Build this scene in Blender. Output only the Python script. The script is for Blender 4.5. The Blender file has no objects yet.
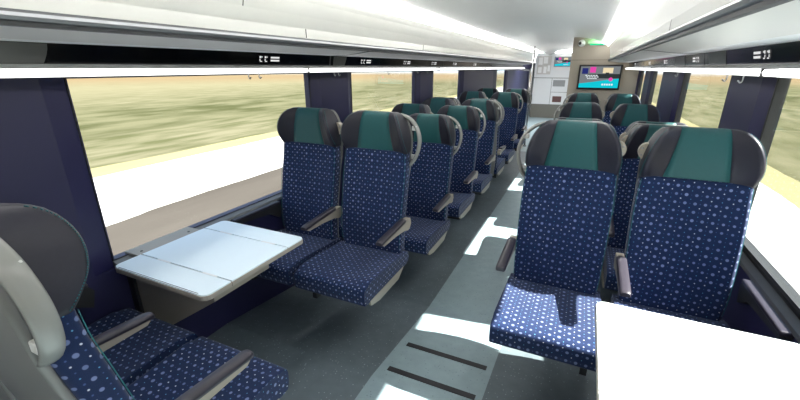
import bpy, bmesh, math, random
from mathutils import Matrix, Vector
random.seed(7)
SC = bpy.context.scene
COL = SC.collection
PI = math.pi

# ------------------------------------------------------------------ layout (metres)
CX = -0.575                 # centre line of the carriage
WALL_L, WALL_R = -1.97, 0.82
LOW = -0.11                 # saloon floor beyond the short ramp
Y0, Y1 = -2.2, 15.9

def floor_z(y):
    if y < 1.5: return 0.0
    if y > 2.4: return LOW
    return LOW * (y - 1.5) / 0.9

# ------------------------------------------------------------------ materials
def new_mat(name):
    m = bpy.data.materials.new(name); m.use_nodes = True
    nt = m.node_tree
    for n in list(nt.nodes): nt.nodes.remove(n)
    out = nt.nodes.new('ShaderNodeOutputMaterial')
    return m, nt, out

def srgb(r, g, b):
    f = lambda c: (c/255/12.92) if c/255 <= 0.04045 else ((c/255+0.055)/1.055)**2.4
    return (f(r), f(g), f(b), 1)

def plain(name, rgb, rough=0.5, metal=0.0, var=0.08, scale=30, bump=0.0, spec=0.5, coat=0.0):
    m, nt, out = new_mat(name)
    b = nt.nodes.new('ShaderNodeBsdfPrincipled')
    b.inputs['Roughness'].default_value = rough
    b.inputs['Metallic'].default_value = metal
    b.inputs['Specular IOR Level'].default_value = spec
    b.inputs['Coat Weight'].default_value = coat
    tc = nt.nodes.new('ShaderNodeTexCoord')
    nz = nt.nodes.new('ShaderNodeTexNoise'); nz.inputs['Scale'].default_value = scale
    nz.inputs['Detail'].default_value = 3
    nt.links.new(tc.outputs['Object'], nz.inputs['Vector'])
    mx = nt.nodes.new('ShaderNodeMix'); mx.data_type = 'RGBA'
    c = srgb(*rgb)
    mx.inputs[6].default_value = tuple(v*(1-var) for v in c[:3]) + (1,)
    mx.inputs[7].default_value = tuple(min(1, v*(1+var)) for v in c[:3]) + (1,)
    nt.links.new(nz.outputs['Fac'], mx.inputs[0])
    nt.links.new(mx.outputs[2], b.inputs['Base Color'])
    if bump:
        bp = nt.nodes.new('ShaderNodeBump'); bp.inputs['Strength'].default_value = bump
        bp.inputs['Distance'].default_value = 0.002
        nt.links.new(nz.outputs['Fac'], bp.inputs['Height'])
        nt.links.new(bp.outputs['Normal'], b.inputs['Normal'])
    nt.links.new(b.outputs[0], out.inputs[0])
    return m

def emit(name, rgb, strength):
    m, nt, out = new_mat(name)
    e = nt.nodes.new('ShaderNodeEmission')
    e.inputs[0].default_value = srgb(*rgb); e.inputs[1].default_value = strength
    nt.links.new(e.outputs[0], out.inputs[0])
    return m

class NB:                                   # tiny node-maths builder
    def __init__(s, nt): s.nt = nt
    def math(s, op, a, b=None, c=None):
        n = s.nt.nodes.new('ShaderNodeMath'); n.operation = op
        for i, v in enumerate((a, b, c)):
            if v is None: continue
            if isinstance(v, (int, float)): n.inputs[i].default_value = v
            else: s.nt.links.new(v, n.inputs[i])
        return n.outputs[0]
    def mix(s, fac, a, b):
        n = s.nt.nodes.new('ShaderNodeMix'); n.data_type = 'RGBA'
        for i, v in ((0, fac), (6, a), (7, b)):
            if isinstance(v, (int, float, tuple)): n.inputs[i].default_value = v
            else: s.nt.links.new(v, n.inputs[i])
        return n.outputs[2]
    def step(s, v, edge, soft):             # 1 where v < edge
        n = s.nt.nodes.new('ShaderNodeMapRange')
        s.nt.links.new(v, n.inputs[0])
        if isinstance(edge, (int, float)):
            n.inputs[1].default_value = edge - soft; n.inputs[2].default_value = edge + soft
        else:
            s.nt.links.new(s.math('SUBTRACT', edge, soft), n.inputs[1])
            s.nt.links.new(s.math('ADD', edge, soft), n.inputs[2])
        n.inputs[3].default_value = 1; n.inputs[4].default_value = 0
        return n.outputs[0]

def fabric_mat():
    m, nt, out = new_mat('dotted_moquette')
    B = NB(nt)
    b = nt.nodes.new('ShaderNodeBsdfPrincipled')
    b.inputs['Roughness'].default_value = 0.85
    b.inputs['Specular IOR Level'].default_value = 0.2
    b.inputs['Sheen Weight'].default_value = 0.15
    uv = nt.nodes.new('ShaderNodeUVMap'); uv.uv_map = 'UVMap'
    sx = nt.nodes.new('ShaderNodeSeparateXYZ'); nt.links.new(uv.outputs[0], sx.inputs[0])
    P = 0.040
    def cell(ox, oy):
        x = B.math('ADD', B.math('DIVIDE', sx.outputs[0], P), ox)
        y = B.math('ADD', B.math('DIVIDE', sx.outputs[1], P), oy)
        fx, fy = B.math('FLOOR', x), B.math('FLOOR', y)
        dx = B.math('SUBTRACT', B.math('SUBTRACT', x, fx), 0.5)
        dy = B.math('SUBTRACT', B.math('SUBTRACT', y, fy), 0.5)
        d = B.math('SQRT', B.math('ADD', B.math('MULTIPLY', dx, dx), B.math('MULTIPLY', dy, dy)))
        cb = nt.nodes.new('ShaderNodeCombineXYZ'); nt.links.new(fx, cb.inputs[0]); nt.links.new(fy, cb.inputs[1])
        wn = nt.nodes.new('ShaderNodeTexWhiteNoise'); wn.noise_dimensions = '2D'
        nt.links.new(cb.outputs[0], wn.inputs['Vector'])
        return d, wn.outputs['Value'], fx, fy
    dA, rA, fxA, fyA = cell(0, 0)
    wob = B.math('SINE', B.math('ADD', B.math('MULTIPLY', fxA, 1.1), B.math('MULTIPLY', fyA, 0.55)))
    radA = B.math('ADD', B.math('MULTIPLY', wob, 0.020), B.math('ADD', B.math('MULTIPLY', rA, 0.012), 0.150))
    mA = B.step(dA, radA, 0.025)
    dB, rB, _, _ = cell(0.5, 0.5)
    mB = B.step(dB, B.math('ADD', B.math('MULTIPLY', rB, 0.025), 0.042), 0.02)
    dC, rC, _, _ = cell(0.5, 0.0)
    mC = B.step(dC, B.math('ADD', B.math('MULTIPLY', rC, 0.04), 0.035), 0.025)
    nz = nt.nodes.new('ShaderNodeTexNoise'); nz.inputs['Scale'].default_value = 400
    nt.links.new(uv.outputs[0], nz.inputs['Vector'])
    base = B.mix(nz.outputs['Fac'], srgb(13, 28, 60), srgb(21, 41, 82))
    colA = B.mix(rA, srgb(94, 108, 148), srgb(118, 130, 170))
    c = B.mix(mC, base, srgb(62, 84, 130))
    c = B.mix(mA, c, colA)
    c = B.mix(mB, c, B.mix(B.math('GREATER_THAN', rB, 0.45), srgb(90, 150, 190), srgb(205, 210, 225)))
    nt.links.new(c, b.inputs['Base Color'])
    bp = nt.nodes.new('ShaderNodeBump'); bp.inputs['Strength'].default_value = 0.25; bp.inputs['Distance'].default_value = 0.001
    nt.links.new(nz.outputs['Fac'], bp.inputs['Height']); nt.links.new(bp.outputs[0], b.inputs['Normal'])
    nt.links.new(b.outputs[0], out.inputs[0])
    return m

def floor_mat():
    m, nt, out = new_mat('speckled_vinyl_floor')
    B = NB(nt)
    b = nt.nodes.new('ShaderNodeBsdfPrincipled'); b.inputs['Roughness'].default_value = 0.55
    b.inputs['Specular IOR Level'].default_value = 0.35
    tc = nt.nodes.new('ShaderNodeTexCoord')
    sx = nt.nodes.new('ShaderNodeSeparateXYZ'); nt.links.new(tc.outputs['Object'], sx.inputs[0])
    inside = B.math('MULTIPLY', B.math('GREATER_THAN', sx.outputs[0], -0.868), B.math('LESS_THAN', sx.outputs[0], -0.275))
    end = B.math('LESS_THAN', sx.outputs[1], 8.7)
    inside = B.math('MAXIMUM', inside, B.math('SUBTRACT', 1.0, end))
    vor = nt.nodes.new('ShaderNodeTexVoronoi'); vor.inputs['Scale'].default_value = 55
    nt.links.new(tc.outputs['Object'], vor.inputs['Vector'])
    fleck = B.step(vor.outputs['Distance'], 0.16, 0.05)
    pick = nt.nodes.new('ShaderNodeSeparateColor'); nt.links.new(vor.outputs['Color'], pick.inputs[0])
    fleck = B.math('MULTIPLY', fleck, B.math('GREATER_THAN', pick.outputs[0], 0.55))
    nz = nt.nodes.new('ShaderNodeTexNoise'); nz.inputs['Scale'].default_value = 14; nz.inputs['Detail'].default_value = 5
    nt.links.new(tc.outputs['Object'], nz.inputs['Vector'])
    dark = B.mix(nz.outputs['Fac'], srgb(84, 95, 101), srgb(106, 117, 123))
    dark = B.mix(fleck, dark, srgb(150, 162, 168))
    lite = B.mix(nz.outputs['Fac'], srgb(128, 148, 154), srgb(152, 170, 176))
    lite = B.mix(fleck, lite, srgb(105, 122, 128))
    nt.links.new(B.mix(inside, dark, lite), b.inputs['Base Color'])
    nt.links.new(b.outputs[0], out.inputs[0])
    return m

def ground_mat():
    """trackside land: ballast, pale road, yellow verge, rough grass, far fields; long blotches run with the track"""
    m, nt, out = new_mat('trackside_land')
    B = NB(nt)
    b = nt.nodes.new('ShaderNodeBsdfDiffuse')
    tc = nt.nodes.new('ShaderNodeTexCoord')
    sx = nt.nodes.new('ShaderNodeSeparateXYZ'); nt.links.new(tc.outputs['Object'], sx.inputs[0])
    x, y = sx.outputs[0], sx.outputs[1]
    d = B.math('ABSOLUTE', B.math('SUBTRACT', x, CX))
    left = B.math('LESS_THAN', x, CX)
    def noise(sxx, syy, scale, detail=4):
        mp = nt.nodes.new('ShaderNodeMapping'); nt.links.new(tc.outputs['Object'], mp.inputs[0])
        mp.inputs['Scale'].default_value = (sxx, syy, 1)
        n = nt.nodes.new('ShaderNodeTexNoise'); n.inputs['Scale'].default_value = scale; n.inputs['Detail'].default_value = detail
        nt.links.new(mp.outputs[0], n.inputs[0]); return n.outputs['Fac']
    n1 = noise(0.55, 0.26, 1.0, 5); n2 = noise(0.05, 0.006, 1.0); n3 = noise(1.6, 0.35, 1.0)
    def contrast(v, lo, hi):
        n = nt.nodes.new('ShaderNodeMapRange'); nt.links.new(v, n.inputs[0])
        n.inputs[1].default_value = lo; n.inputs[2].default_value = hi; return n.outputs[0]
    grass = B.mix(contrast(n1, .36, .62), srgb(86, 88, 60), srgb(124, 121, 95))
    grass = B.mix(contrast(n2, .42, .6), grass, B.mix(contrast(n3, .35, .65), srgb(100, 101, 72), srgb(142, 136, 112)))
    ballast = B.mix(n3, srgb(88, 82, 77), srgb(114, 107, 101))
    road = B.mix(n3, srgb(236, 232, 224), srgb(250, 248, 244))
    verge = B.mix(n3, srgb(162, 153, 114), srgb(172, 164, 130))
    def edge(l, r): return B.math('ADD', r, B.math('MULTIPLY', left, l - r))
    wob = B.math('MULTIPLY', B.math('SUBTRACT', n3, 0.5), 0.5)
    dd = B.math('ADD', d, wob)
    c = B.mix(B.math('GREATER_THAN', dd, edge(7.3, 1.55)), ballast, road)
    c = B.mix(B.math('GREATER_THAN', dd, edge(11.2, 5.0)), c, verge)
    c = B.mix(contrast(dd, 11.9, 13.0), c, B.mix(B.math('GREATER_THAN', dd, edge(12.2, 5.8)), c, grass)) if False else \
        B.mix(B.math('GREATER_THAN', dd, edge(12.3, 5.9)), c, grass)
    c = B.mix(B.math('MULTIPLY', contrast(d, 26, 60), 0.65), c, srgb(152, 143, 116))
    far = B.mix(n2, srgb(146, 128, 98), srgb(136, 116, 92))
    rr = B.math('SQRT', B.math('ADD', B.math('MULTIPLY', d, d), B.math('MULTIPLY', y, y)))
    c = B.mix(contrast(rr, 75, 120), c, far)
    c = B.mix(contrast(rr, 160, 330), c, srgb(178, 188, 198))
    c = B.mix(0.50, c, (0, 0, 0, 1))
    nt.links.new(c, b.inputs['Color'])
    nt.links.new(b.outputs[0], out.inputs[0])
    return m

def glass_mat(name, tint=(0.96, 0.98, 0.97, 1)):
    m, nt, out = new_mat(name)
    t = nt.nodes.new('ShaderNodeBsdfTransparent'); t.inputs[0].default_value = tint
    g = nt.nodes.new('ShaderNodeBsdfGlossy'); g.inputs['Roughness'].default_value = 0.02
    lw = nt.nodes.new('ShaderNodeLayerWeight'); lw.inputs['Blend'].default_value = 0.12
    B = NB(nt)
    mix = nt.nodes.new('ShaderNodeMixShader')
    nt.links.new(B.math('MULTIPLY', lw.outputs['Fresnel'], 0.16), mix.inputs[0])
    nt.links.new(t.outputs[0], mix.inputs[1]); nt.links.new(g.outputs[0], mix.inputs[2])
    nt.links.new(mix.outputs[0], out.inputs[0])
    return m

M = dict(
    fabric=fabric_mat(), floor=floor_mat(), ground=ground_mat(),
    glass=glass_mat('window_glass'), screen_glass=glass_mat('partition_glass', (0.9, 0.93, 0.93, 1)),
    teal=plain('teal_leather', (28, 80, 83), 0.5, var=0.06, scale=60, bump=0.15, spec=0.35),
    dark=plain('charcoal_leather', (40, 39, 50), 0.48, var=0.1, scale=90, bump=0.2, spec=0.35),
    shell=plain('warm_grey_plastic', (122, 122, 120), 0.33, var=0.04, scale=12),
    handle=plain('pale_grey_handle', (140, 140, 137), 0.26, var=0.04, scale=12),
    beige=plain('beige_grey_plastic', (158, 150, 136), 0.45, var=0.05, scale=14),
    pad=plain('black_arm_pad', (46, 42, 52), 0.4, var=0.08, scale=40),
    frame=plain('dark_seat_frame', (34, 33, 38), 0.55, var=0.1, scale=20),
    stitch=plain('teal_stitching', (20, 98, 106), 0.6, var=0.1, scale=80),
    screw=plain('bright_screw', (225, 225, 222), 0.2, 0.6),
    navy=plain('navy_wall_panel', (36, 35, 74), 0.45, var=0.05, scale=6),
    navy_dark=plain('navy_dado_panel', (38, 36, 74), 0.5, var=0.06, scale=6),
    sill=plain('grey_sill', (120, 118, 115), 0.4, var=0.05, scale=10),
    sill_dark=plain('dark_grey_sill', (62, 61, 64), 0.45, var=0.05, scale=10),
    gasket=plain('black_gasket', (16, 16, 18), 0.5),
    frame_grey=plain('grey_window_frame', (46, 46, 46), 0.45),
    white=plain('white_laminate_ceiling', (240, 240, 238), 0.32, var=0.02, scale=4),
    bin=plain('pale_grey_bin_face', (204, 204, 200), 0.2, var=0.03, scale=5),
    under=plain('light_grey_rack_panel', (200, 199, 196), 0.4, var=0.03, scale=5),
    under2=plain('pale_rack_lip', (226, 229, 230), 0.35, var=0.02, scale=5),
    chrome=plain('brushed_metal_rail', (132, 134, 138), 0.45, 0.45, var=0.05, scale=20),
    seam=plain('dark_seam', (58, 60, 64), 0.5),
    black=plain('gloss_black_display', (8, 9, 10), 0.12, var=0.2, scale=6, spec=0.25),
    smoke=plain('smoky_grey_display_cover', (62, 63, 62), 0.3, var=0.08, scale=6),
    glyph=emit('white_pictogram', (240, 240, 240), 0.9),
    led=emit('ceiling_strip_light', (255, 254, 250), 5.0),
    led2=emit('cove_glow_and_top_light', (255, 254, 250), 24.0),  # ceiling glow put into an emitter, shared with the cabinet's top light
    tube=emit('rack_strip_light', (255, 255, 255), 2.6),
    table=plain('pale_table_laminate', (230, 243, 250), 0.35, var=0.02, scale=8),
    table_edge=plain('table_edge_band', (168, 160, 148), 0.4, var=0.04, scale=20),
    taupe=plain('taupe_end_wall', (158, 148, 136), 0.55, var=0.03, scale=4),
    cab=plain('white_cabinet', (222, 226, 228), 0.35, var=0.02, scale=4),
    plinth=plain('grey_plinth', (112, 112, 104), 0.5),
    vent=plain('grey_vent', (140, 144, 146), 0.5),
    vent2=plain('dark_red_panel', (92, 62, 60), 0.5),
    steel=plain('stainless_pole', (190, 192, 194), 0.25, 0.8),
    bezel=plain('black_bezel', (14, 14, 18), 0.3),
    cyan=emit('screen_cyan', (20, 205, 222), 0.95),
    pink=emit('screen_pink', (236, 76, 176), 0.95),
    indigo=emit('screen_indigo', (44, 52, 120), 0.9),
    sgrey=emit('screen_grey', (128, 134, 138), 0.9),
    sdark=emit('screen_dark', (52, 58, 60), 0.9),
    scream=emit('screen_cream', (244, 226, 186), 0.95),
    swhite=emit('screen_white', (235, 245, 248), 0.95),
    green=emit('green_led', (28, 205, 150), 1.3),
    paper=plain('paper_notice', (236, 238, 238), 0.6),
)

# ------------------------------------------------------------------ mesh helpers
class MB:
    def __init__(s):
        s.bm = bmesh.new(); s.uv = s.bm.loops.layers.uv.new('UVMap')
    def loft(s, rings, closed=True, caps=True, smooth=True):
        bm = s.bm
        V = [[bm.verts.new(p) for p in r] for r in rings]
        n = len(rings[0])
        def seglen(a, b): return (Vector(a)-Vector(b)).length
        us = []
        for r in rings:
            acc = [0]
            for j in range(n): acc.append(acc[-1] + seglen(r[j], r[(j+1) % n]))
            mid = acc[-1]/2 if closed else acc[n-1]/2
            us.append([a-mid for a in acc])
        mj = n//2
        vs = [0]
        for i in range(1, len(rings)): vs.append(vs[-1] + seglen(rings[i][mj], rings[i-1][mj]))
        for i in range(len(rings)-1):
            for j in range(n if closed else n-1):
                k = (j+1) % n
                try: f = bm.faces.new((V[i][j], V[i][k], V[i+1][k], V[i+1][j]))
                except ValueError: continue
                f.smooth = smooth
                for lp, c in zip(f.loops, ((us[i][j], vs[i]), (us[i][j+1], vs[i]), (us[i+1][j+1], vs[i+1]), (us[i+1][j], vs[i+1]))):
                    lp[s.uv].uv = c
        if caps and closed:
            for r, rv, flip in ((rings[0], V[0], True), (rings[-1], V[-1], False)):
                try: f = bm.faces.new(list(reversed(rv)) if flip else rv)
                except ValueError: continue
                f.smooth = False
                for lp in f.loops: lp[s.uv].uv = (lp.vert.co.x + lp.vert.co.z, lp.vert.co.y)
        return s
    def box(s, x0, x1, y0, y1, z0, z1, bev=0.0, seg=2):
        res = bmesh.ops.create_cube(s.bm, size=1)
        vs = res['verts']
        for v in vs:
            v.co = Vector(((x0+x1)/2 + v.co.x*(x1-x0), (y0+y1)/2 + v.co.y*(y1-y0), (z0+z1)/2 + v.co.z*(z1-z0)))
        if bev:
            es = {e for v in vs for e in v.link_edges}
            bmesh.ops.bevel(s.bm, geom=list(es), offset=bev, segments=seg, affect='EDGES', profile=0.5)
        return s
    def prism(s, poly, axis, a, b, smooth=False):
        """extrude a 2-D polygon along an axis; poly is in the two other axes (x,y,z order)"""
        def P(p, t):
            if axis == 'x': return (t, p[0], p[1])
            if axis == 'y': return (p[0], t, p[1])
            return (p[0], p[1], t)
        A = [s.bm.verts.new(P(p, a)) for p in poly]; Bv = [s.bm.verts.new(P(p, b)) for p in poly]
        n = len(poly)
        s.bm.faces.new(A); s.bm.faces.new(list(reversed(Bv)))
        for i in range(n):
            f = s.bm.faces.new((A[i], Bv[i], Bv[(i+1) % n], A[(i+1) % n])); f.smooth = smooth
        return s
    def tube(s, path, ra, rb=None, n=10, ref=(0, 1, 0)):
        """sweep an ellipse (ra in the path plane, rb along ref)"""
        rb = rb or ra
        rings = []
        m = len(path)
        for i, p in enumerate(path):
            a = Vector(path[max(0, i-1)]); b = Vector(path[min(m-1, i+1)])
            t = (b-a).normalized(); r = Vector(ref)
            r = (r - t*r.dot(t)).normalized(); q = t.cross(r)
            rings.append([tuple(Vector(p) + q*ra*math.cos(k*2*PI/n) + r*rb*math.sin(k*2*PI/n)) for k in range(n)])
        return s.loft(rings)
    def sphere(s, c, r, seg=14, sc=(1, 1, 1)):
        res = bmesh.ops.create_uvsphere(s.bm, u_segments=seg, v_segments=seg//2+2, radius=r)
        for v in res['verts']:
            v.co = Vector((c[0]+v.co.x*sc[0], c[1]+v.co.y*sc[1], c[2]+v.co.z*sc[2]))
            for f in v.link_faces: f.smooth = True
        return s
    def build(s, name, mat, parent=None):
        bmesh.ops.recalc_face_normals(s.bm, faces=s.bm.faces[:])
        me = bpy.data.meshes.new(name); s.bm.to_mesh(me); s.bm.free()
        me.materials.append(M[mat] if isinstance(mat, str) else mat)
        o = bpy.data.objects.new(name, me); COL.objects.link(o)
        if parent: o.parent = parent
        return o

def empty(name, loc=(0, 0, 0), rz=0.0):
    o = bpy.data.objects.new(name, None); COL.objects.link(o)
    o.location = loc; o.rotation_euler = (0, 0, rz); o.empty_display_size = 0.1
    return o
def tag(o, label, cat, group=None):
    o['label'] = label; o['category'] = cat
    if group: o['group'] = group
    return o
def struct(o): o['kind'] = 'structure'; return o
def children(o): return [c for c in bpy.data.objects if c.parent == o]

def curve(pts, x):
    """Catmull-Rom through (x, y) pairs"""
    if x <= pts[0][0]: return pts[0][1]
    if x >= pts[-1][0]: return pts[-1][1]
    for i in range(len(pts)-1):
        if pts[i][0] <= x <= pts[i+1][0]:
            x0, y0 = pts[i]; x1, y1 = pts[i+1]
            def slope(k):
                if k == 0: return (pts[1][1]-pts[0][1])/(pts[1][0]-pts[0][0])
                if k == len(pts)-1: return (pts[-1][1]-pts[-2][1])/(pts[-1][0]-pts[-2][0])
                return (pts[k+1][1]-pts[k-1][1])/(pts[k+1][0]-pts[k-1][0])
            h = x1-x0; t = (x-x0)/h; m0, m1 = slope(i)*h, slope(i+1)*h
            return (2*t**3-3*t*t+1)*y0 + (t**3-2*t*t+t)*m0 + (-2*t**3+3*t*t)*y1 + (t**3-t*t)*m1
def smooth_path(pts, n):
    out = []
    m = len(pts)
    for k in range(n+1):
        t = k/n*(m-1)
        out.append(tuple(curve([(i, p[a]) for i, p in enumerate(pts)], t) for a in range(3)))
    return out
def smoothclosed(pts, sub=3):
    n = len(pts); out = []
    for i in range(n):
        p0, p1, p2, p3 = pts[i-1], pts[i], pts[(i+1) % n], pts[(i+2) % n]
        for k in range(sub):
            t = k/sub
            out.append(tuple(0.5*(2*b+(c-a)*t+(2*a-5*b+4*c-d)*t*t+(3*b-a-3*c+d)*t**3) for a, b, c, d in zip(p0, p1, p2, p3)))
    return out

# ------------------------------------------------------------------ camera
F, VX, VY, H = 388.0, 190.0, 132.5, 1.62
nrm = math.sqrt(VX*VX+VY*VY+F*F)
Yc = Vector((VX/nrm, VY/nrm, F/nrm)); pit = math.atan2(VY, F)
Zc = Vector((0, math.cos(pit), -math.sin(pit)))
Xc = Vector((Yc[2]*Zc[1]-Yc[1]*Zc[2], Yc[0]*Zc[2]-Yc[2]*Zc[0], Yc[1]*Zc[0]-Yc[0]*Zc[1]))
cam = bpy.data.cameras.new('camera'); cam.sensor_width = 36; cam.lens = 36*F/800; cam.clip_start = 0.02; cam.clip_end = 3000
co = bpy.data.objects.new('camera', cam); COL.objects.link(co)
co.matrix_world = Matrix(((Xc[0], Xc[1], -Xc[2], 0), (Yc[0], Yc[1], -Yc[2], 0), (Zc[0], Zc[1], -Zc[2], H), (0, 0, 0, 1)))
SC.camera = co

# ------------------------------------------------------------------ light
w = bpy.data.worlds.new('world'); SC.world = w; w.use_nodes = True
bg = w.node_tree.nodes['Background']
tcw = w.node_tree.nodes.new('ShaderNodeTexCoord'); sxw = w.node_tree.nodes.new('ShaderNodeSeparateXYZ')
w.node_tree.links.new(tcw.outputs['Generated'], sxw.inputs[0])
rmp = w.node_tree.nodes.new('ShaderNodeValToRGB')
rmp.color_ramp.elements[0].position = 0.0; rmp.color_ramp.elements[0].color = (0.86, 0.92, 1.0, 1)
rmp.color_ramp.elements[1].position = 0.5; rmp.color_ramp.elements[1].color = (0.50, 0.68, 1.0, 1)
w.node_tree.links.new(sxw.outputs[2], rmp.inputs[0]); w.node_tree.links.new(rmp.outputs[0], bg.inputs[0])
bg.inputs[1].default_value = 1.4
sun = bpy.data.lights.new('sun', 'SUN'); sun.energy = 30.0; sun.angle = 0.012; sun.color = (1.0, 0.97, 0.9)
so = bpy.data.objects.new('sun', sun); COL.objects.link(so)
so.rotation_euler = Vector((-1.05, -0.18, -1.0)).to_track_quat('-Z', 'Y').to_euler()
so.location = (8, 5, 10)

SC.view_settings.view_transform = 'Standard'
SC.view_settings.look = 'None'
SC.view_settings.exposure = 0.0

# ------------------------------------------------------------------ setting: ground, floor, walls
mb = MB()
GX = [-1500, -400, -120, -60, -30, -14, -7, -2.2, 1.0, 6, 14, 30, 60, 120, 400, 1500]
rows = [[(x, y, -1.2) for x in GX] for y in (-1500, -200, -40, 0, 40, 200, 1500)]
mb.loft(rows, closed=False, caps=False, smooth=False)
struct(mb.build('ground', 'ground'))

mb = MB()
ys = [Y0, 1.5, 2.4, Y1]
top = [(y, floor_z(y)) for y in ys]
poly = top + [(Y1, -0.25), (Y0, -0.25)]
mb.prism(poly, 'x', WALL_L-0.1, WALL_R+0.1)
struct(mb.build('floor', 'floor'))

def ramp_strip(y):                                  # dark inlaid strips across the aisle ramp
    o = MB()
    z0, z1 = floor_z(y-0.019)+0.001, floor_z(y+0.019)+0.001
    pts = []
    xa, xb = -0.815, -0.31
    o.prism([(y-0.019, z0-0.004), (y+0.019, z1-0.004), (y+0.019, z1+0.003), (y-0.019, z0+0.003)], 'x', xa, xb)
    return o.build('floor_strip', 'frame')
for y, lab in ((1.60, 'dark anti slip strip across the aisle floor, the nearer of the two'), (1.87, 'dark anti slip strip across the aisle floor, the farther of the two')):
    tag(ramp_strip(y), lab, 'floor strip', 'anti slip strips on the aisle ramp')

PL = [(-0.30, 0.955), (2.61, 3.23), (4.78, 5.43), (6.80, 9.8), (11.0, Y1)]
WL = [(Y0, -0.30), (0.955, 2.61), (3.23, 4.78), (5.43, 6.80), (9.8, 11.0)]
PR = [(-1.6, -1.0), (2.60, 3.31), (4.78, 5.98), (6.90, 7.70), (8.5, Y1)]
WR = [(Y0, -1.6), (-1.0, 2.60), (3.31, 4.78), (5.98, 6.90), (7.70, 8.5)]
SILL = 0.69
def side_wall(side):
    L = side == 'left'
    xi = WALL_L if L else WALL_R; xo = xi + (-0.075 if L else 0.075)
    xg = xi + (-0.03 if L else 0.03)
    a, b = sorted((xi, xo))
    mb = MB(); mb.box(a, b, Y0, Y1, -0.25, SILL); mb.box(a, b, Y0, Y1, 1.60, 2.36)
    struct(mb.build('wall_'+side, 'navy_dark'))
    n = 0
    for (p0, p1) in (PL if L else PR):
        ch = 0.10
        mb = MB()
        poly = [(xg, p0), (xi, p0+ch), (xi, p1-ch), (xg, p1), (xo, p1), (xo, p0)]
        mb.prism(poly, 'z', SILL, 1.60)
        n += 1; struct(mb.build('trim_%d' % (n + (0 if L else 20)), 'navy'))
    # sill ledge
    s = 1 if L else -1
    for wi, (p0, p1) in enumerate(WL if L else WR):
      mb = MB()
      mb.prism([(xo, SILL), (xi+s*0.012, SILL), (xi+s*0.016, SILL+0.008), (xi+s*0.008, SILL+0.018), (xg, SILL+0.03), (xo, SILL+0.03)], 'y', p0, p1)
      struct(mb.build('trim_%d' % ((10 if L else 30) + wi), 'sill' if L else 'sill_dark'))
    k = 0
    for (p0, p1) in (WL if L else WR):
        k += 1
        x0, x1 = sorted((xg, xo))
        fr = MB()
        t = 0.010 if L else 0.014
        fr.box(x0, x1, p0, p0+t, SILL+0.03, 1.60); fr.box(x0, x1, p1-t, p1, SILL+0.03, 1.60)
        fr.box(x0, x1, p0+t, p1-t, SILL+0.03, SILL+(0.034 if L else 0.06)); fr.box(x0, x1, p0+t, p1-t, 1.575, 1.60)
        root = struct(fr.build('window_%d' % (k + (0 if L else 10)), 'navy' if L else 'frame_grey'))
        g = MB(); u0, u1 = (xg, xg+0.004) if L else (xg-0.004, xg)
        t2 = 0.004 if L else 0.012
        for (ya, yb, za, zb) in ((p0, p0+t2, SILL+.03, 1.6), (p1-t2, p1, SILL+.03, 1.6), (p0+t2, p1-t2, SILL+.03, SILL+(.033 if L else .042))):
            g.box(u0, u1, ya, yb, za, zb)
        g.build('gasket', 'gasket', root)
        gl = MB(); xm = xg + (-0.012 if L else 0.012)
        gl.prism([(p0+t, SILL+(0.034 if L else 0.06)), (p1-t, SILL+(0.034 if L else 0.06)), (p1-t, 1.575), (p0+t, 1.575)], 'x', xm-0.003, xm+0.003)
        gl.build('pane', 'glass', root)
side_wall('left'); side_wall('right')

mb = MB(); mb.box(WALL_L, WALL_R, Y0-0.06, Y0, -0.25, 2.3)
struct(mb.build('wall_rear', 'taupe'))

# ceiling: shallow vault between the two strip lights, coves and closing panels
prof = []
for i in range(25):
    t = -1 + 2*i/24
    d = 0.765*t
    prof.append((CX+d, 2.045 + 0.125*(1-abs(t)**2.6)))
mb = MB()
mb.box(WALL_L-.05, WALL_R+.05, Y0, Y1, 2.32, 2.36)
mb.loft([[(x, y, z) for x, z in prof] + [(x, y, z+0.03) for x, z in reversed(prof)] for y in (Y0, Y1)], smooth=True)
struct(mb.build('ceiling', 'white'))

def MX(side, d): return CX - d if side == 'left' else CX + d

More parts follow.
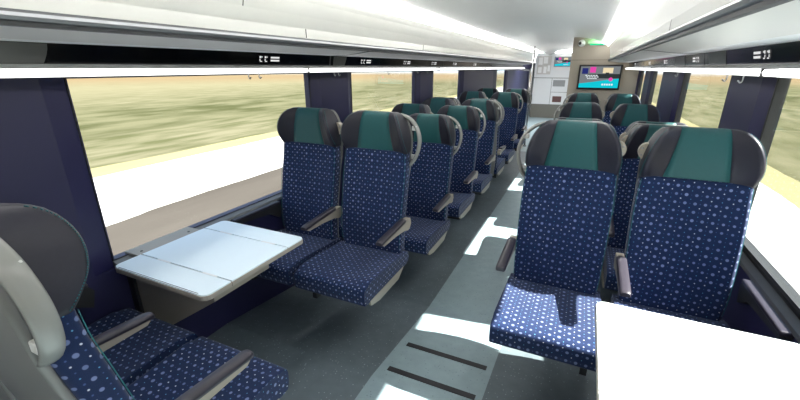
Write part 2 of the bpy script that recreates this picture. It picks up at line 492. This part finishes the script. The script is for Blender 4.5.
# ------------------------------------------------------------------ luggage racks, strip lights
SEAMS = {'left': [2.58, 5.2, 7.8], 'right': [3.05, 6.15]}
JOINTS = {'left': [2.25, 4.9, 7.4], 'right': [1.91, 4.9]}
GLYPHS = {'left': [1.94, 3.12, 4.0, 4.83, 5.7, 6.83], 'right': [2.13, 3.26, 4.44, 5.53, 7.2]}
HOOKS = {'left': [1.72, 1.80, 2.57, 2.63, 3.47, 4.2, 4.5, 6.66], 'right': [2.14, 2.36, 3.54, 5.05]}
SMOKE = {'left': [(-0.5, 0.82), (2.62, 2.80)], 'right': [(2.6, 2.95), (3.6, 4.0)]}
def rack(side, yend):
    s = 1 if side == 'left' else -1
    X = lambda d: MX(side, d)
    root = empty('luggage_rack', (X(0.9), 0, 1.6))
    tag(root, ('long pale overhead luggage rack along the left windows' if side == 'left' else
               'long pale overhead luggage rack along the right windows, ending by the screen'), 'luggage rack')
    off = Matrix.Translation((-X(0.9), 0, -1.6))
    def part(mb, name, mat, parent=None):
        for v in mb.bm.verts: v.co = off @ v.co
        return mb.build(name, mat, parent or root)
    def ex(pts, name, mat, smooth=False, y0=Y0, y1=yend):
        mb = MB(); mb.prism([(X(d), z) for d, z in pts], 'y', y0, y1, smooth); return part(mb, name, mat)
    ex([(0.828, 1.992), (0.845, 1.95), (0.862, 1.88), (0.872, 1.82), (0.872, 1.772), (0.90, 1.772), (0.90, 2.05), (0.83, 2.05)], 'bin_face', 'bin')
    ex([(0.872, 1.772), (0.868, 1.764), (0.90, 1.764), (0.90, 1.772)], 'rail_groove', 'seam')
    ex([(0.850, 1.762), (0.842, 1.752), (0.846, 1.742), (0.858, 1.738), (0.90, 1.738), (0.90, 1.762)], 'rail', 'chrome')
    ex([(0.853, 1.738), (0.853, 1.727), (0.90, 1.724), (0.90, 1.738)], 'rail_dark_strip', 'seam')  # dark strip along the bottom of the rail
    ex([(0.860, 1.727), (1.06, 1.704), (1.06, 1.73), (0.86, 1.745)], 'underside_panel', 'under')
    ex([(1.06, 1.705), (1.19, 1.703), (1.19, 1.73), (1.06, 1.73)], 'rack_lip', 'under2')
    ex([(1.19, 1.703), (1.205, 1.63), (1.25, 1.63), (1.25, 1.71)], 'display_strip', 'black')
    ex([(1.165, 1.617), (1.205, 1.632), (1.25, 1.632), (1.25, 1.617)], 'lower_trim', 'under')
    ex([(1.152, 1.614), (1.146, 1.602), (1.152, 1.590), (1.19, 1.588), (1.19, 1.615)], 'strip_light', 'tube')
    ex([(1.19, 1.586), (1.40, 1.600), (1.40, 1.617), (1.19, 1.617)], 'soffit', 'under2')
    for y in SEAMS[side]:
        if y > yend: continue
        mb = MB()
        mb.prism([(X(0.858), 1.7255), (X(1.06), 1.7025), (X(1.19), 1.7010), (X(1.203), 1.628), (X(1.206), 1.628), (X(1.206), 1.71), (X(0.858), 1.729)], 'y', y-0.006, y+0.006)
        part(mb, 'panel_joint', 'seam')
    for y in JOINTS[side]:
        mb = MB(); mb.box(*sorted((X(1.144), X(1.19))), y-0.004, y+0.004, 1.586, 1.617); part(mb, 'light_joint', 'frame_grey')
    for y in ((1.44, 1.89, 3.64, 6.7) if side == 'left' else (2.2, 5.2)):
        if y > yend: continue
        mb = MB()
        P = [(0.8705, 1.775), (0.8705, 1.82)] if y > 1.5 else [(0.8605, 1.88), (0.8435, 1.95), (0.836, 1.97)]
        mb.prism([(X(d), z) for d, z in P] + [(X(d+.01), z) for d, z in reversed(P)], 'y', y-0.002, y+0.002)
        part(mb, 'bin_seam', 'seam')
    fx = lambda z: 1.19 + (1.703-z)/0.073*0.015 - 0.0015     # face of the black strip
    for a, b in SMOKE[side]:
        if a > yend: continue
        mb = MB()
        P = [(a, 1.632), (a, 1.701)] + [(b + 0.0, 1.701)] + [(b - 0.02*(1-math.cos(k*PI/8)) , 1.701 - 0.069*k/4) for k in range(1, 5)]
        mb.bm.faces.new([mb.bm.verts.new((X(fx(z)), y, z)) for y, z in P])
        part(mb, 'smoked_cover', 'smoke')
    for gi, y in enumerate(GLYPHS[side]):
        if y > yend: continue
        mb = MB()
        u = 0.011 if y < 5 else 0.014
        def q(y0, y1, z0, z1):
            mb.bm.faces.new([mb.bm.verts.new((X(fx(z)-0.0006), yy, z)) for yy, z in ((y0, z0), (y1, z0), (y1, z1), (y0, z1))])
        for cx_ in (0, 1):                                 # two small pictogram columns and two bars
            bx = y - 0.085 + cx_*0.042
            q(bx, bx+0.012, 1.672, 1.684); q(bx+0.014, bx+0.024, 1.676, 1.682)
            q(bx, bx+0.008, 1.658, 1.668); q(bx+0.004, bx+0.022, 1.652, 1.657)
        for z in (1.672, 1.655): q(y+0.008, y+0.085, z, z+0.010)
        part(mb, 'seat_sign', 'glyph')
    for y in HOOKS[side]:
        if y > yend: continue
        mb = MB(); x = X(1.16)
        mb.tube([(x, y, 1.59), (x, y, 1.568), (x+s*0.003, y, 1.561), (x+s*0.008, y, 1.559), (x+s*0.013, y, 1.564)], 0.003, n=6)
        mb.sphere((x+s*0.014, y, 1.566), 0.0045, 8)
        part(mb, 'coat_hook', 'chrome')
    # ceiling strip light
    lr = empty('ceiling_light', (X(0.8), 0, 2.0))
    tag(lr, 'continuous white strip light along the %s edge of the ceiling' % side, 'ceiling light', 'strip lights along the ceiling')
    off2 = Matrix.Translation((-X(0.8), 0, -2.0))
    def lp(pts, name, mat):
        mb = MB(); mb.prism([(X(d), z) for d, z in pts], 'y', Y0, 11.6)
        for v in mb.bm.verts: v.co = off2 @ v.co
        mb.build(name, mat, lr)
    lp([(0.783, 2.034), (0.828, 1.992), (0.84, 2.0), (0.80, 2.05)], 'diffuser', 'led')
    lp([(0.7485, 2.0325), (0.7475, 2.027), (0.757, 2.0285), (0.757, 2.036)], 'edge_trim', 'seam')
    lp([(0.742, 2.058), (0.750, 2.030), (0.779, 2.0385), (0.79, 2.06), (0.75, 2.075)], 'cove_glow', 'led2')  # added glowing lip that brightens the vault, standing in for the lit cove
rack('left', 12.4); rack('right', 8.3)

# ------------------------------------------------------------------ seats
YF = [(0.40, .505), (0.50, .497), (0.62, .497), (0.78, .520), (0.92, .548), (1.04, .572), (1.13, .580)]
WB = [(0.40, .212), (0.55, .220), (0.75, .224), (0.95, .226), (1.06, .222), (1.13, .217)]
HC = [(1.11, .585), (1.17, .580), (1.24, .578), (1.30, .584), (1.335, .594), (1.350, .606), (1.358, .622)]      # headrest centre line
HW = [(1.11, .222), (1.15, .224), (1.20, .221), (1.25, .211), (1.29, .197), (1.32, .181), (1.34, .164), (1.352, .148), (1.358, .134)]
HF = [(1.11, .014), (1.15, .044), (1.19, .067), (1.24, .079), (1.29, .078), (1.33, .066), (1.350, .050), (1.358, .036)]           # forward reach of the wings
HB = [(1.11, .655), (1.20, .664), (1.30, .668), (1.345, .664), (1.358, .650)]
XT = [(1.11, .132), (1.20, .116), (1.30, .100), (1.358, .092)]
def backline(z): return curve(YF, z)+0.075 if z < 1.11 else curve(HB, z)

def ring_part(x0, x1, yf, yb, z, r0, r1, nf=11, nc=4):
    """closed horizontal section: front from x0 to x1 (yf(x)), rounded at an end where r > 0, then the back (yb(x))"""
    P = []
    xa, xb = x0 + r0, x1 - r1
    # middle of the back first so that u runs symmetrically
    xm = (x0+x1)/2
    back = [(xa + (xb-xa)*k/6, ) for k in range(7)]
    for k in range(3, -1, -1): P.append((back[k][0], yb(back[k][0]), z))
    def corner(cx, cy, r, a0, a1):
        for k in range(1, nc+1):
            a = a0 + (a1-a0)*k/nc
            P.append((cx + r*math.cos(a), cy + r*math.sin(a), z))
    if r0 > 0:
        corner(xa, yb(xa)-r0, r0, PI/2, PI)
        P.append((x0, (yb(xa)+yf(xa))/2, z))
        P.append((x0, yf(xa)+r0, z))
        corner(xa, yf(xa)+r0, r0, PI, 1.5*PI)
    else: P.append((x0, yf(x0), z))
    for k in range(1, nf): 
        x = xa + (xb-xa)*k/nf; P.append((x, yf(x), z))
    if r1 > 0:
        P.append((xb, yf(xb), z))
        corner(xb, yf(xb)+r1, r1, 1.5*PI, 2*PI)
        P.append((x1, (yb(xb)+yf(xb))/2, z))
        P.append((x1, yb(xb)-r1, z))
        corner(xb, yb(xb)-r1, r1, 0, PI/2)
    else: P.append((x1, yf(x1), z)); P.append((x1, yb(x1), z))
    for k in range(5, 3, -1): P.append((back[k][0], yb(back[k][0]), z))
    return P

def make_seat(s, aisle):
    """a seat facing -y with its aisle side towards s*x; origin on the floor below the cushion front"""
    root = empty('train_seat')
    # cushion
    prof = smoothclosed([(.02, .378), (-.008, .392), (-.016, .43), (-.012, .474), (.016, .489), (.10, .491), (.25, .482), (.40, .470), (.52, .464), (.575, .455), (.58, .39), (.50, .376), (.25, .374)], 3)
    mid = len(prof)
    cy = sum(p[0] for p in prof)/mid; cz = sum(p[1] for p in prof)/mid
    start = 9
    prof = prof[mid-start:] + prof[:mid-start]
    rings = []
    for x, k in ((-.2385, .90), (-.236, .945), (-.229, .975), (-.215, .995), (-.18, 1), (-.09, 1), (0, 1), (.09, 1), (.18, 1), (.215, .995), (.229, .975), (.236, .945), (.2385, .90)):
        ins = (1-k)*0.20
        r = []
        for (y, z) in prof:
            yy = cy + (y-cy)*(1-ins*0.35); zz = cz + (z-cz)*(1-ins*1.6)
            zz += (0.010*(abs(x)/.24)**3 if z > .45 and .06 < y < .5 else 0)
            r.append((x, yy, zz))
        rings.append(r)
    mb = MB(); mb.loft(rings)
    # plan-view uv on the cushion so that the dots run straight from front to back
    cush = mb
    bmesh.ops.recalc_face_normals(cush.bm, faces=cush.bm.faces[:]); cush.bm.normal_update()
    for f in cush.bm.faces:
        for lp in f.loops:
            v = lp.vert.co
            if abs(f.normal.x) > .75: lp[cush.uv].uv = (v.y, v.z)
            else: lp[cush.uv].uv = (v.x, v.y + (v.z - 0.49 if abs(f.normal.y) > .6 else 0))
    cush.build('seat_cushion', 'fabric', root)
    # backrest
    mb = MB(); rings = []
    N = 26
    for i in range(N+1):
        z = 0.40 + 0.725*i/N
        wv = curve(WB, z); y0 = curve(YF, z)
        yf = lambda x, y0=y0, wv=wv: y0 - 0.016*(abs(x)/wv)**4
        yb = lambda x, y0=y0: y0 + 0.073
        rings.append(ring_part(-wv, wv, yf, yb, z, 0.018, 0.018))
    mb.loft(rings); mb.build('backrest', 'fabric', root)
    # headrest: teal centre, dark wings
    zs = [1.115 + (1.335-1.115)*i/14 for i in range(15)] + [1.345, 1.352, 1.3565, 1.358]
    def head(x0f, x1f, name, mat, r0, r1):
        mb = MB(); rings = []
        for i, z in enumerate(zs):
            wv = curve(HW, z); xt = curve(XT, z); c = curve(HC, z); fw = curve(HF, z); b = curve(HB, z)
            def yf(x):
                t = max(0.0, (abs(x)-xt*0.9)/(wv-xt*0.9)); return c - fw*(t**1.25)
            yb = lambda x: b
            x0, x1 = x0f(wv, xt), x1f(wv, xt)
            rings.append(ring_part(x0, x1, yf, yb, z, min(r0, .45*(x1-x0)), min(r1, .45*(x1-x0)), nf=8))
        mb.loft(rings); return mb.build(name, mat, root)
    head(lambda w, t: -t, lambda w, t: t, 'headrest', 'teal', 0, 0)
    head(lambda w, t: t-0.001, lambda w, t: w, 'headrest_wing', 'dark', 0, 0.016)
    head(lambda w, t: -w, lambda w, t: -t+0.001, 'headrest_wing', 'dark', 0.016, 0)
    # plastic back shell
    mb = MB(); rings = []
    zz = [0.36 + (1.31-0.36)*i/24 for i in range(25)] + [1.326, 1.337, 1.344, 1.347]
    for z in zz:
        wv = (curve(WB, z) if z < 1.11 else curve(HW, min(z, 1.358))) + 0.001
        if z < 1.06: wv -= 0.012*min(1, (1.06-z)/.1)
        b = backline(z)
        if z > 1.345: b -= 0.0
        yf = lambda x, b=b: b - 0.004
        yb = lambda x, b=b, wv=wv: b + 0.016 + 0.026*(1-(x/wv)**2)
        rings.append(ring_part(-wv, wv, yf, yb, z, 0.010, 0.010, nf=6, nc=3))
    mb.loft(rings); mb.build('back_shell', 'shell', root)
    # edge piping and dashed stitching
    for q in (-1, 1):
        mb = MB(); path = []
        for i in range(22):
            z = 0.50 + 0.61*i/21
            wv = curve(WB, z); path.append((q*(wv-0.004), curve(YF, z)-0.012, z))
        mb.tube(path, 0.0014, n=6); mb.build('piping', 'stitch', root)
    for q in (-1, 1):
        mb = MB(); K = 44
        for i in range(K):
            pts = []
            for e in (0, 0.55):
                z = 1.12 + 0.232*(i+e)/K
                wv = curve(HW, z); pts.append((q*(wv+0.0006), curve(HC, z)-curve(HF, z)+0.022, z))
            mb.tube(pts, 0.0013, n=5, ref=(1, 0, 0))
        mb.build('wing_stitching', 'stitch', root)
    # handles
    if aisle:
        path = smooth_path([(s*.150, .672, 1.338), (s*.205, .668, 1.318), (s*.252, .660, 1.270), (s*.276, .652, 1.205), (s*.274, .645, 1.140), (s*.252, .640, 1.075), (s*.222, .640, 1.035)], 26)
        mb = MB(); mb.tube(path, 0.0105, 0.024, 12)
        h = mb.build('grab_handle', 'handle', root)
        for zc, xi in ((1.265, .228), (1.085, .222)):
            mb = MB(); mb.box(*sorted((s*xi, s*(xi+.030))), .640, .664, zc-.014, zc+.014, .004); mb.build('handle_bracket', 'under', h)
    q = -s if aisle else s
    mb = MB()
    P = [(q*(.205 + .038*math.sin(PI*k/14)), 1.23 + .042*math.cos(PI*k/14)) for k in range(15)]
    mb.prism(P, 'y', .628, .664)
    g = mb.build('side_grip', 'beige', root)
    mb = MB(); mb.sphere((q*.228, .627, 1.247), .006, 8, (1, .5, 1)); mb.sphere((q*.228, .627, 1.213), .005, 8, (1, .5, 1)); mb.build('screw', 'screw', g)
    # armrest on the aisle side
    ax = s*0.242
    mb = MB()
    mb.prism([(.175, .676), (.19, .664), (.34, .662), (.46, .652), (.52, .635), (.55, .640), (.57, .67), (.555, .708), (.50, .710), (.19, .688)], 'x', ax-.019, ax+.019)
    a = mb.build('armrest', 'beige', root)
    mb = MB()
    pr = [(-.0235, 0), (-.0235, .012), (-.017, .019), (0, .021), (.017, .019), (.0235, .012), (.0235, 0)]
    rings = []
    for y, zb, k in ((.155, .679, .72), (.162, .680, .93), (.18, .683, 1), (.28, .690, 1), (.42, .700, 1), (.475, .704, .98), (.488, .705, .8)):
        rings.append([(ax + px*k, y, zb + pz*(0.6+0.4*k)) for px, pz in pr])
    mb.loft(rings); mb.build('arm_pad', 'pad', a)
    # under frame and side plate
    mb = MB()
    mb.prism([(.05, .384), (.06, .350), (.16, .328), (.42, .328), (.50, .384)], 'x', s*.226, s*.2405)
    mb.build('side_plate', 'beige', root)
    mb = MB()
    mb.box(*sorted((s*.215, -s*(.245 if aisle else .265))), .14, .46, .30, .373, .004)
    mb.box(*sorted((-s*.17, -s*.20)), .10, .14, .26, .373)
    mb.build('seat_frame', 'frame', root)
    return root

protos = {}
def copy_tree(o, parent=None):
    c = o.copy(); COL.objects.link(c); c.parent = parent
    for ch in KIDS.get(o.name, []): copy_tree(ch, c)
    return c
KIDS = {}
def index_kids():
    KIDS.clear()
    for o in bpy.data.objects:
        if o.parent: KIDS.setdefault(o.parent.name, []).append(o)

used = {}
for s in (1, -1):
    for ai in (True, False): protos[(s, ai)] = make_seat(s, ai)
index_kids()
def place_seat(side, aisle, y, face, dz, label, group):
    """face 'cam': facing -y; 'away': facing +y"""
    s = 1 if side == 'left' else -1
    x = {('left', True): -1.175, ('left', False): -1.695, ('right', True): -0.022, ('right', False): 0.515}[(side, aisle)]
    key = (s if face == 'cam' else -s, aisle)
    if key in used: o = copy_tree(protos[key])
    else: o = protos[key]; used[key] = 1
    o.location = (x, y, dz); o.rotation_euler = (0, 0, 0 if face == 'cam' else PI)
    tag(o, label, 'seat', group)
G = 'dotted blue train seats'
ROWS = [
 ('left', 0.935, 'away', 0.0, 'navy dotted aisle seat nearest the camera, grey back and dark wing at lower left', 'navy dotted window seat before the near navy pillar, beside the pale table'),
 ('left', 1.575, 'cam', 0.0, 'navy dotted aisle seat with teal headrest, first of the left rows facing the camera', 'navy dotted window seat facing the pale left table, headrest against the first window'),
 ('left', 2.50, 'cam', LOW, 'navy dotted aisle seat in second row facing us on the left', 'navy dotted window seat mostly hidden, second row facing us on the left'),
 ('left', 3.35, 'cam', LOW, 'navy dotted aisle seat in third row facing us on the left', 'teal topped window seat in third row facing us on the left'),
 ('left', 4.22, 'cam', LOW, 'navy dotted aisle seat in fourth row facing us on the left', 'teal topped window seat in fourth row facing us on the left'),
 ('left', 5.655, 'away', LOW, 'aisle seat turned away, back to back with the fourth left row', 'window seat turned away, back to back with the fourth left row'),
 ('left', 5.93, 'cam', LOW, 'navy dotted aisle seat in fifth row facing us on the left', 'teal topped window seat in fifth row facing us on the left'),
 ('left', 7.02, 'cam', LOW, 'aisle seat in the farthest left row by the steel pole', 'window seat in the farthest left row against the wide pillar'),
 ('right', 1.575, 'cam', 0.0, 'sunlit navy dotted aisle seat behind the white right table, teal headrest', 'sunlit navy dotted window seat behind the white right table, by black window frame'),
 ('right', 2.54, 'cam', LOW, 'aisle seat hidden behind the sunlit front aisle seat on the right', 'window seat peeping between the two sunlit front right seats'),
 ('right', 3.975, 'away', LOW, 'aisle seat turned away, back to back with the second right row', 'window seat turned away, back to back with the second right row'),
 ('right', 4.32, 'cam', LOW, 'aisle seat in third row facing us on the right', 'window seat in third row facing us on the right, beside a pillar'),
 ('right', 6.07, 'cam', LOW, 'aisle seat in fourth row facing us on the right, below the screen', 'window seat in fourth row facing us on the right, below the screen corner'),
 ('right', 7.505, 'away', LOW, 'dark aisle seat turned to the end wall, last on the right', 'dark window seat turned to the end wall, last on the right'),
]
for side, y, face, dz, la, lw in ROWS:
    place_seat(side, True, y, face, dz, la, G); place_seat(side, False, y, face, dz, lw, G)

# ------------------------------------------------------------------ tables
def rounded(x0, x1, y0, y1, rads, n=6):
    """polygon, corner radii in order (x0y0, x1y0, x1y1, x0y1)"""
    P = []
    for (cx, cy, r, a) in ((x0, y0, rads[0], PI), (x1, y0, rads[1], 1.5*PI), (x1, y1, rads[2], 0), (x0, y1, rads[3], .5*PI)):
        if r <= 0: P.append((cx, cy)); continue
        ox = cx + (r if cx == x0 else -r); oy = cy + (r if cy == y0 else -r)
        for k in range(n+1):
            t = a + k/n*PI/2; P.append((ox + r*math.cos(t), oy + r*math.sin(t)))
    return P
def table(side, label):
    s = 1 if side == 'left' else -1
    wall = WALL_L if side == 'left' else WALL_R
    root = empty('folding_table', (wall, 1.22, 0)); tag(root, label, 'table', 'tables fixed to the side walls')
    off = Matrix.Translation((-wall, -1.22, 0))
    def part(mb, name, mat, parent=None):
        for v in mb.bm.verts: v.co = off @ v.co
        return mb.build(name, mat, parent or root)
    xi, xo = (-1.915, -1.295) if side == 'left' else (0.79, 0.148)
    x0, x1 = sorted((xi, xo))
    z1 = 0.735; zt = 0.729
    def slab(y0, y1, rads, name):
        mb = MB(); mb.prism(rounded(x0, x1, y0, y1, rads), 'z', z1-0.026, zt)
        b = part(mb, name, 'table_edge')
        mb = MB(); e = .003; mb.prism(rounded(x0+e, x1-e, y0+e, y1-e, [max(0, r-e) for r in rads]), 'z', zt, z1)
        t = part(mb, 'table_top', 'table', b)
        return b
    R = .036
    slab(0.905, 1.044, (R, R, 0, 0), 'folding_leaf'); slab(1.046, 1.414, (0, 0, 0, 0), 'centre_leaf'); slab(1.416, 1.555, (0, 0, R, R), 'folding_leaf')
    for yh in (1.045, 1.415):
        for f in (0.28, 0.78):
            xc = xi + (xo-xi)*f
            mb = MB(); mb.box(xc-.045, xc+.045, yh-.005, yh+.005, z1-.002, z1+.0010); part(mb, 'hinge', 'under2')
    mb = MB(); mb.prism([(xi + (xo-xi)*.06, .912), (xi+(xo-xi)*.92, .912), (xi+(xo-xi)*.92, .915), (xi+(xo-xi)*.06, .915)], 'z', z1-.001, z1+.0006)
    part(mb, 'edge_line', 'seam')
    a, b = sorted((wall - s*0.055, xi + s*0.002))
    mb = MB(); mb.box(a, b, 1.03, 1.39, .7215, .7335, .002)
    w_ = part(mb, 'wall_mount', 'beige')
    for yy in (1.07, 1.34):
        mb = MB(); mb.sphere((wall+s*.02, yy, .7335), .007, 8, (1, 1, .4)); part(mb, 'bolt', 'gasket', w_)
    P = [(wall, .70), (wall, .345), (wall+s*.13, .32), (xo - s*.075, .635), (xo - s*.075, .709), (wall+s*.05, .709)]
    mb = MB(); mb.prism(P, 'y', 1.00, 1.34); br = part(mb, 'support_bracket', 'beige')
    mb = MB(); mb.prism([(wall+s*.0, .70), (wall, .35), (wall+s*.05, .34), (wall+s*.04, .70)], 'y', .985, 1.0); part(mb, 'bracket_edge', 'frame', br)
    return root
table('left', 'pale blue white folding table between the facing left seats under the big window')
table('right', 'glaring white sunlit folding table in the lower right corner')

# ------------------------------------------------------------------ wall armrests by the windows
def wall_arm(side, y, label):
    s = 1 if side == 'left' else -1
    wall = WALL_L if side == 'left' else WALL_R
    root = empty('elbow_ledge', (wall, y, 0.6)); tag(root, label, 'armrest', 'armrests fixed under the windows')
    mb = MB(); mb.prism([(-.21, .068), (-.20, .056), (.10, .030), (.20, -.03), (.22, .05), (.20, .078), (-.20, .078)], 'x', *sorted((0, s*.042)))
    mb.build('arm_bracket', 'frame_grey', root)
    mb = MB(); mb.box(*sorted((0, s*.05)), -.22, .20, .078, .098, .006); mb.build('arm_pad', 'pad', root)
wall_arm('left', 1.86, 'slim dark armrest on the wall beside the window seat behind the left table')
wall_arm('right', 1.90, 'slim dark armrest on the wall right of the sunlit window seat')
wall_arm('left', 0.60, 'slim dark armrest on the wall beside the near left window seat')

# ------------------------------------------------------------------ far end
YT = 8.6
mb = MB(); mb.box(-0.35, WALL_R, YT, YT+0.08, LOW, 2.16); mb.box(-0.35, -0.28, YT+.08, Y1, LOW, 2.16)
struct(mb.build('wall_end', 'taupe'))
mb = MB(); mb.box(-0.35, WALL_R, YT-.002, YT, 1.752, 1.758); struct(mb.build('trim_40', 'seam'))
mb = MB(); mb.box(WALL_L, WALL_R, Y1, Y1+.06, LOW, 2.3); struct(mb.build('wall_vestibule', 'cab'))

tv = empty('television', (0.18, YT, 1.445)); tag(tv, 'flat black framed screen with a cyan and pink picture on the taupe end wall', 'television')
mb = MB(); mb.box(-.365, .365, -.045, 0, -.225, .225, .012); mb.build('bezel', 'bezel', tv)
def quad(P, y, name, mat, parent):
    mb = MB(); mb.bm.faces.new([mb.bm.verts.new((x, y, z)) for x, z in P]); return mb.build(name, mat, parent)
def rect(a, b, c, d): return [(a, c), (b, c), (b, d), (a, d)]
scr = quad(rect(-.335, .335, -.19, .195), -.046, 'screen', 'sgrey', tv)
def picture(par, y, k, ox=0, oz=0, tvmode=True):
    T = lambda P: [(ox + a*k, oz + b*k) for a, b in P]
    quad(T([(-.335, -.19), (.335, -.19), (.335, -.02), (.18, -.04), (-.10, -.085), (-.335, -.115)]), y, 'cyan_band', 'cyan', par)
    quad(T(rect(-.20, .335, -.02, .06)), y+.0002, 'picture_dark_band', 'sdark', par)  # dark block of the displayed picture
    quad(T(rect(.05, .22, .075, .17)), y-.0002, 'cream_patch', 'scream', par)
    quad(T(rect(.10, .16, .0, .085)), y-.0003, 'dark_figure', 'sdark', par)
    quad(T(rect(-.17, -.07, .085, .185)), y-.0004, 'pink_square', 'pink', par)
    quad(T(rect(-.305, -.20, .06, .165)), y-.0004, 'indigo_square', 'indigo', par)
    quad(T([(.20+.035*math.cos(a*PI/6), -.035+.035*math.sin(a*PI/6)) for a in range(12)]), y-.0005, 'pink_dot', 'pink', par)
    for i, (a, b) in enumerate(((-.24, -.02), (-.22, .0), (-.20, -.03))):
        zc = .025 - i*.028
        for j in range(5):
            xa = a + (b-a)*j/5
            quad(T(rect(xa, xa+(b-a)/5*.75, zc, zc+.017)), y-.0006, 'white_lettering', 'swhite', par)
    for j in range(5):
        quad(T(rect(.06+j*.04, .088+j*.04, -.145, -.115)), y-.0006, 'white_lettering', 'swhite', par)
picture(scr, -.0475, 1)

led = empty('led_strip', (0.24, YT, 2.03)); tag(led, 'glowing green light bar high on the end wall beside the white dome', 'light bar')
mb = MB(); mb.box(-.33, .36, -.03, 0, -.022, .014, .004); mb.build('housing', 'taupe', led)
mb = MB(); mb.box(-.30, .33, -.034, -.03, -.016, .006); mb.build('glow_tube', 'green', led)
gl = bpy.data.lights.new('green_glow', 'AREA'); gl.shape = 'RECTANGLE'; gl.size = .6; gl.size_y = .02; gl.energy = 1.2; gl.color = (.25, 1, .4)
go = bpy.data.objects.new('green_glow', gl); COL.objects.link(go); go.location = (0.24, YT-.05, 2.05); go.rotation_euler = (PI*.8, 0, 0)

sc_ = empty('security_camera', (-0.20, YT, 2.05)); tag(sc_, 'small white dome camera with black eye at the end wall top corner', 'camera')
mb = MB(); mb.sphere((0, -.04, 0), .062, 18); mb.build('dome', 'paper', sc_)
mb = MB(); mb.sphere((-.03, -.088, .0), .030, 12); mb.build('eye', 'bezel', sc_)

# vestibule cabinets
YC = 15.2; KC = 1.19
kz = lambda z: z if z == LOW else 1.62 + (z-1.62)*KC
cb = empty('cabinet_wall', (-1.13, YC, LOW)); tag(cb, 'white vestibule cabinet with grey vents on a grey plinth left of the screen', 'cabinet')
def cpart(x0, x1, y0, y1, z0, z1, name, mat, bev=.006, parent=None):
    mb = MB(); mb.box(x0*KC+1.13, x1*KC+1.13, y0-YC, y1-YC, kz(z0)-LOW, kz(z1)-LOW, bev); return mb.build(name, mat, parent or cb)
cpart(-1.50, -0.36, YC, YC+.5, LOW, .56, 'plinth', 'plinth')
cpart(-1.50, -0.36, YC+.02, YC+.5, .56, 2.12, 'carcass', 'seam', 0)
cpart(-1.49, -0.975, YC, YC+.02, .57, 1.32, 'door', 'cab')
d2 = cpart(-.965, -.36, YC, YC+.02, .93, 1.32, 'door', 'cab'); d3 = cpart(-.965, -.36, YC, YC+.02, .57, .92, 'door', 'cab')
cpart(-.93, -.60, YC-.008, YC, 1.09, 1.27, 'vent', 'vent', .002, d2)
cpart(-.90, -.65, YC-.008, YC, .64, .81, 'panel', 'vent2', .002, d3)
cpart(-.52, -.46, YC-.012, YC, .74, .77, 'latch', 'frame_grey', .002, d3)
cpart(-1.49, -.36, YC, YC+.02, 1.335, 2.02, 'upper_panel', 'cab')
cpart(-1.50, -.36, YC-.01, YC+.02, 2.03, 2.12, 'top_light', 'led2', 0)
nb = empty('notice_board', (-1.24*KC, YC-.004, kz(1.68))); tag(nb, 'clear board of small white notices on the white cabinet', 'notice board')
mb = MB(); mb.box(-.22, .24, -.008, 0, -.30, .30, .003); mb.build('board', 'under', nb)
for (a, b, c, d) in ((-.19, -.05, .02, .26), (-.02, .12, .06, .27), (.0, .10, -.26, -.04), (.13, .21, -.2, .0), (-.18, -.06, -.25, -.06)):
    mb = MB(); mb.box(a, b, -.011, -.008, c, d); mb.build('notice', 'paper', nb)
ps = empty('wall_screen', (-0.74*KC, YC-.001, kz(1.78))); tag(ps, 'small cyan and pink television reflection, built as a panel high on the white cabinet', 'screen')  # the television's reflection built as a glowing flat panel, no second screen
mb = MB(); mb.box(-.27, .27, -.02, 0, -.165, .165, .004); mb.build('bezel', 'vent', ps)  # grey rim around the reflection panel
s2 = quad(rect(-.25, .25, -.15, .15), -.021, 'screen', 'sgrey', ps)  # reflected picture put into glowing colour
picture(s2, -.0225, .74, 0, .0)

vl = bpy.data.lights.new('vestibule_fill', 'AREA'); vl.shape = 'RECTANGLE'; vl.size = .9; vl.size_y = 1.5; vl.energy = 110  # added fill light without a fixture, brightens the white cabinet
vo = bpy.data.objects.new('vestibule_fill', vl); COL.objects.link(vo); vo.location = (-1.0, 12.6, 2.08)
# steel pole and glass draught screen by the last left row
gp = empty('grab_pole', (-1.13, 9.3, LOW)); tag(gp, 'slim steel pole from floor to ceiling at the end of the left rows', 'pole')
mb = MB(); mb.tube([(0, 0, 0), (0, 0, 1.1), (0, 0, 2.16)], .017, n=12, ref=(1, 0, 0)); mb.build('pole', 'steel', gp)
mb = MB(); mb.tube([(0, 0, 0), (0, 0, .03)], .035, n=12, ref=(1, 0, 0)); mb.build('foot', 'steel', gp)
gs = empty('glass_screen', (-1.55, 9.3, LOW)); tag(gs, 'dark edged glass draught screen between the last left row and the pole', 'screen')
mb = MB()
mb.box(-.42, .37, -.012, .012, 0, .95); mb.build('lower_panel', 'navy_dark', gs)
mb = MB(); mb.box(-.42, .37, -.005, .005, .95, 1.67); mb.build('pane', 'screen_glass', gs)
mb = MB(); mb.box(.36, .38, -.014, .014, .95, 1.67); mb.box(-.42, .38, -.014, .014, 1.67, 1.685); mb.build('edge', 'steel', gs)
